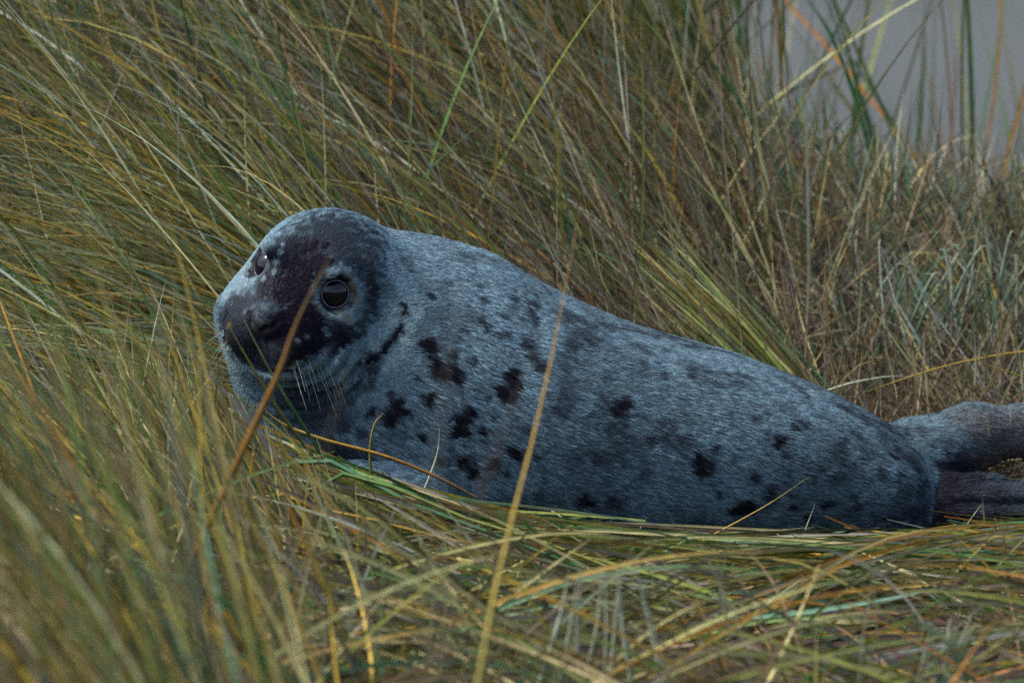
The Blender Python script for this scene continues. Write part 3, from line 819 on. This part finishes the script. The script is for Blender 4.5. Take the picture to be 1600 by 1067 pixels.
grass_obj('tangled_grass', parts, 'dark tangled low grass across the foreground below the seal', 'grass')
print('grass quads', NB[0])

# ------------------------------------------------------------------ single blades one can pick out
def spline(pts, n):
    p = np.asarray(pts, float); q = np.vstack([2 * p[0] - p[1], p, 2 * p[-1] - p[-2]])
    out = []
    for u in np.linspace(0, len(p) - 1 - 1e-6, n):
        i = int(u); t = u - i
        a, b, c, d = q[i:i + 4]
        out.append(.5 * ((2 * b) + (c - a) * t + (2 * a - 5 * b + 4 * c - d) * t * t + (3 * b - a - 3 * c + d) * t ** 3))
    return np.array(out)
def blade_mesh(P, width, cols, fold=.35):
    """P runs from the root to the tip"""
    k = len(P)
    T = unit(np.gradient(P, axis=0)); ref = unit(np.array([.15, -1, .25]))
    S = unit(np.cross(T, ref)); Nn = np.cross(S, T)
    t = np.linspace(0, 1, k)
    hw = (width / 2 * np.minimum(.7 + 2 * t, 1) * np.clip((1 - t) * 3.0, .06, 1) ** .8)[:, None]
    V = np.stack([P - S * hw, P + Nn * hw * fold, P + S * hw, P - Nn * hw * .12], 1).reshape(-1, 3)
    b = np.arange(k - 1) * 4
    F = np.concatenate([np.stack([b + i, b + (i + 1) % 4, b + 4 + (i + 1) % 4, b + 4 + i], 1) for i in range(4)])
    cols = np.array([PAL[c] for c in cols]); u = t * (len(cols) - 1); i = np.minimum(u.astype(int), len(cols) - 2); f = (u - i)[:, None]
    c = np.repeat(cols[i] * (1 - f) + cols[i + 1] * f, 4, 0)
    return V, F, c
def path(px, y, ground=True, n=22):
    """photo points from tip to root; the root is carried down to the ground it grows from"""
    ys = np.linspace(y[0], y[1], len(px)) if isinstance(y, tuple) else [y] * len(px)
    p = [at_y(a, b, c) for (a, b), c in zip(px, ys)]
    if ground:
        d = p[-1] - p[-2]; d = d / np.linalg.norm(d); d[2] = min(d[2], -.35)
        for _ in range(200):
            if p[-1][2] <= terrain(p[-1][0], p[-1][1]) - .005: break
            nx = p[-1] + d * .05; zt = terrain(nx[0], nx[1]) - .006; nx[2] = max(nx[2], zt)
            p.append(nx)
    return spline(p[::-1], n)
def single(px, y, width, cols, label, group=None, ground=True):
    V, F, c = blade_mesh(path(px, y, ground), width, cols)
    o = mesh_obj('marram_grass_strand', V, F, M_GRASS, colors=c)
    return tag(o, label, 'grass blade', group)
single([(526,386),(500,430),(472,486),(452,535),(438,578),(412,634),(384,694),(356,754)], -1.5, .0080, ['rust','rust','rust','brown'], 'orange brown blade crossing between the eyes and muzzle of the seal')
single([(548,552),(528,610),(515,670),(500,750),(488,860)], (-1.9, -4.0), .0046, ['brown','olive','brown'], 'faint brown blade crossing the throat of the seal')
single([(908,318),(885,442),(862,560),(832,690),(800,812),(772,930),(748,1060)], (-1.1, -2.2), .0070, ['green','green','green','green','olive','yellow','rust'], 'tall yellow green blade crossing the middle of the seal')
single([(870,470),(846,525),(815,600),(775,690),(735,790),(700,920),(680,1067)], (-1.8, -4.2), .0050, ['olive','olive','brown','brown'], 'soft brown blade leaning beside the tall yellow green blade')
single([(722,420),(708,500),(692,600),(682,700),(674,850),(668,1067)], (-2.2, -4.4), .0048, ['grey','grey','olive','brown'], 'faint grey stem crossing the shoulder of the seal')
single([(345,482),(372,535),(402,586),(440,648),(478,698),(514,752)], (-.50,-.40), .0050, ['green','green','olive','yellow'], 'yellow green blade crossing the whiskers of the seal')
single([(361,454),(384,505),(420,575),(452,630),(486,684),(522,745)], (-.50,-.40), .0046, ['green','teal','green','straw'], 'slim green blade crossing the nose of the seal')
single([(687,668),(684,705),(673,740),(656,782)], -.32, .0036, ['straw','pale','pale'], 'short pale bare stalk standing against the spotted shoulder')
single([(599,646),(585,662),(578,700),(580,752)], -.34, .0036, ['teal','green','yellow'], 'short green shoot with hooked tip standing below the throat')
single([(398,628),(440,661),(500,685),(600,712),(680,744),(745,778)], (-.42,-.32), .0046, ['brown','orange','yellow','yellow'], 'orange dry stalk lying across the chest of the seal', ground=False)
single([(1265,744),(1200,788),(1117,834),(1060,866)], -.36, .0024, ['straw','yellow','yellow'], 'thin yellow stem slanting up against the rear belly spots')
single([(1060,862),(1160,852),(1300,846),(1440,829),(1530,820),(1640,817),(1740,826)], -.36, .0052, ['green','teal','green','green'], 'long smooth green blade lying along the hind flipper', ground=True)
single([(1274,786),(1262,818),(1250,852)], -.34, .0020, ['grey','pale','pale'], 'tiny pale upright stem in front of the rear belly')
single([(1420,588),(1388,588),(1335,597),(1296,609)], .30, .0046, ['straw','pale','pale'], 'pale flat blade lying on the litter above the back of the seal')
single([(1325,622),(1406,594),(1497,567),(1600,549),(1680,545)], (.27,.48), .0026, ['yellow','yellow','olive'], 'thin straight yellow stem slanting over the brown litter', ground=False)
single([(1445,0),(1443,90),(1437,180),(1430,300),(1428,360)], 2.1, .0100, ['teal','green','teal','green'], 'broad upright blurred green blade standing against the beach')
single([(1462,0),(1458,120),(1452,240),(1450,350)], 2.2, .0070, ['green','olive','green'], 'upright blurred olive blade beside the broad green one')
single([(1482,0),(1492,110),(1486,220),(1470,340)], 2.4, .0065, ['brown','brown','orange'], 'upright blurred brown stem standing against the beach')
single([(1508,0),(1497,90),(1488,200),(1468,345)], 2.4, .0045, ['brown','grey','grey'], 'thin blurred grey stem crossing the brown stem against the beach')
single([(1256,-10),(1300,60),(1335,150),(1362,250),(1392,350),(1410,440)], 1.05, .0075, ['green','teal','green','teal'], 'long green blade bending left at the edge of the bank')
single([(1296,-10),(1320,60),(1340,140),(1370,240),(1398,340)], 1.15, .0065, ['green','green','olive'], 'green blade close beside the long bending one')
single([(1075,55),(1110,95),(1160,165),(1200,235),(1235,300),(1270,400)], .95, .0080, ['teal','green','green','green'], 'broad dark green blade sweeping down the bank')
single([(1370,180),(1374,200),(1372,240),(1378,300)], 1.0, .0050, ['olive','straw','pale'], 'short blade with pale curled tip at the edge of the bank')
single([(600,190),(650,250),(720,330),(770,420)], .62, .0050, ['olive','yellow','straw'], 'straight yellow blade rising above the neck of the seal')
single([(120,912),(200,897),(290,905),(360,950),(410,1030)], -2.0, .0080, ['olive','green','teal'], 'blurred green blade arching over in the foreground tussock')
single([(230,1070),(300,1040),(370,1026),(440,1045),(480,1100)], -2.0, .0070, ['olive','green','teal'], 'blurred green blade arching low in the foreground tussock')
single([(440,760),(462,815),(490,875),(520,940),(545,1010)], -1.5, .0085, ['green','green','yellow','orange'], 'blurred blade turning from green to orange beside the tussock')
single([(1230,1010),(1100,955),(960,905),(800,845),(650,790),(500,715)], (-.75,-.55), .0080, ['green','green','teal','green'], 'broad green blade slanting across the flattened grass', 'green swath across the flattened grass')
single([(1330,1040),(1180,975),(1000,905),(860,850),(700,800),(560,740)], (-.85,-.6), .0060, ['yellow','olive','green','yellow'], 'yellow green blade slanting across the flattened grass')
single([(760,850),(680,838),(600,815),(500,795),(430,770)], (-.8,-.7), .0055, ['orange','yellow','yellow'], 'yellow orange blade lying on the flattened grass below the chest')
single([(720,440),(730,395),(722,330)][::-1], .25, .0022, ['straw','straw'], 'thin bare stalk sticking up behind the neck')

# tufts whose blades one can pick apart
def tuft(label, base, y, blades, group=None):
    b = at_y(*base, y); b[2] = terrain(b[0], b[1])
    root = bpy.data.objects.new('grass_tuft', None); COL.objects.link(root); root.location = b
    tag(root, label, 'grass tuft', group)
    for px, wd, cols in blades:
        V, F, c = blade_mesh(path(px, y, True, 16), wd, cols)
        mesh_obj('blade', V - b, F, M_GRASS, root, colors=c)
rt = random.Random(9)
def fan(bx, by, n, w, h, a0, a1, hook):
    out = []
    for i in range(n):
        a = R(rt.uniform(a0, a1)); L = h * rt.uniform(.55, 1.1); x = bx + rt.uniform(-w, w)
        hx = hook * rt.choice((-1, 1)) * rt.uniform(.3, 1)
        p0 = (x, by); p1 = (x + math.cos(a) * L * .5, by - math.sin(a) * L * .55); p2 = (x + math.cos(a) * L * .9 + hx * .3, by - math.sin(a) * L * .95); p3 = (x + math.cos(a) * L + hx, by - math.sin(a) * L * .96)
        out.append(([p3, p2, p1, p0], rt.uniform(.0030, .0056), rt.choice([['teal', 'pale', 'pale'], ['green', 'teal', 'pale'], ['grey', 'teal', 'straw'], ['teal', 'teal', 'pale']])))
    return out
tuft('bluish tuft of hooked shoots at the edge of the slope by the beach', (1530, 520), .62, fan(1530, 500, 20, 60, 135, 55, 130, 18))
tuft('sparse bluish tuft standing in litter beside the bank', (1420, 520), .60, fan(1425, 510, 12, 45, 130, 60, 125, 10))
tuft('pale green tuft bent over at a knot below the belly', (930, 1060), -1.45, [([(x1, y1), ((x1 + x2) / 2 + rt.uniform(-8, 8), (y1 + y2) / 2), (x2, y2)], rt.uniform(.0042, .0070), rt.choice([['grey', 'pale', 'pale'], ['teal', 'pale', 'pale'], ['teal', 'pale', 'pale']]))
     for x1, y1, x2, y2 in ((905, 885, 880, 1040), (912, 880, 905, 1050), (945, 875, 945, 1060), (940, 880, 915, 1055), (970, 880, 955, 1050), (985, 860, 1040, 1050), (1000, 930, 1035, 1060), (965, 885, 985, 1055), (890, 890, 850, 1045))])
tuft('pale bluish tuft of short blades in the tangled foreground grass', (1470, 1060), -1.4, fan(1475, 1050, 14, 40, 95, 45, 140, 14))
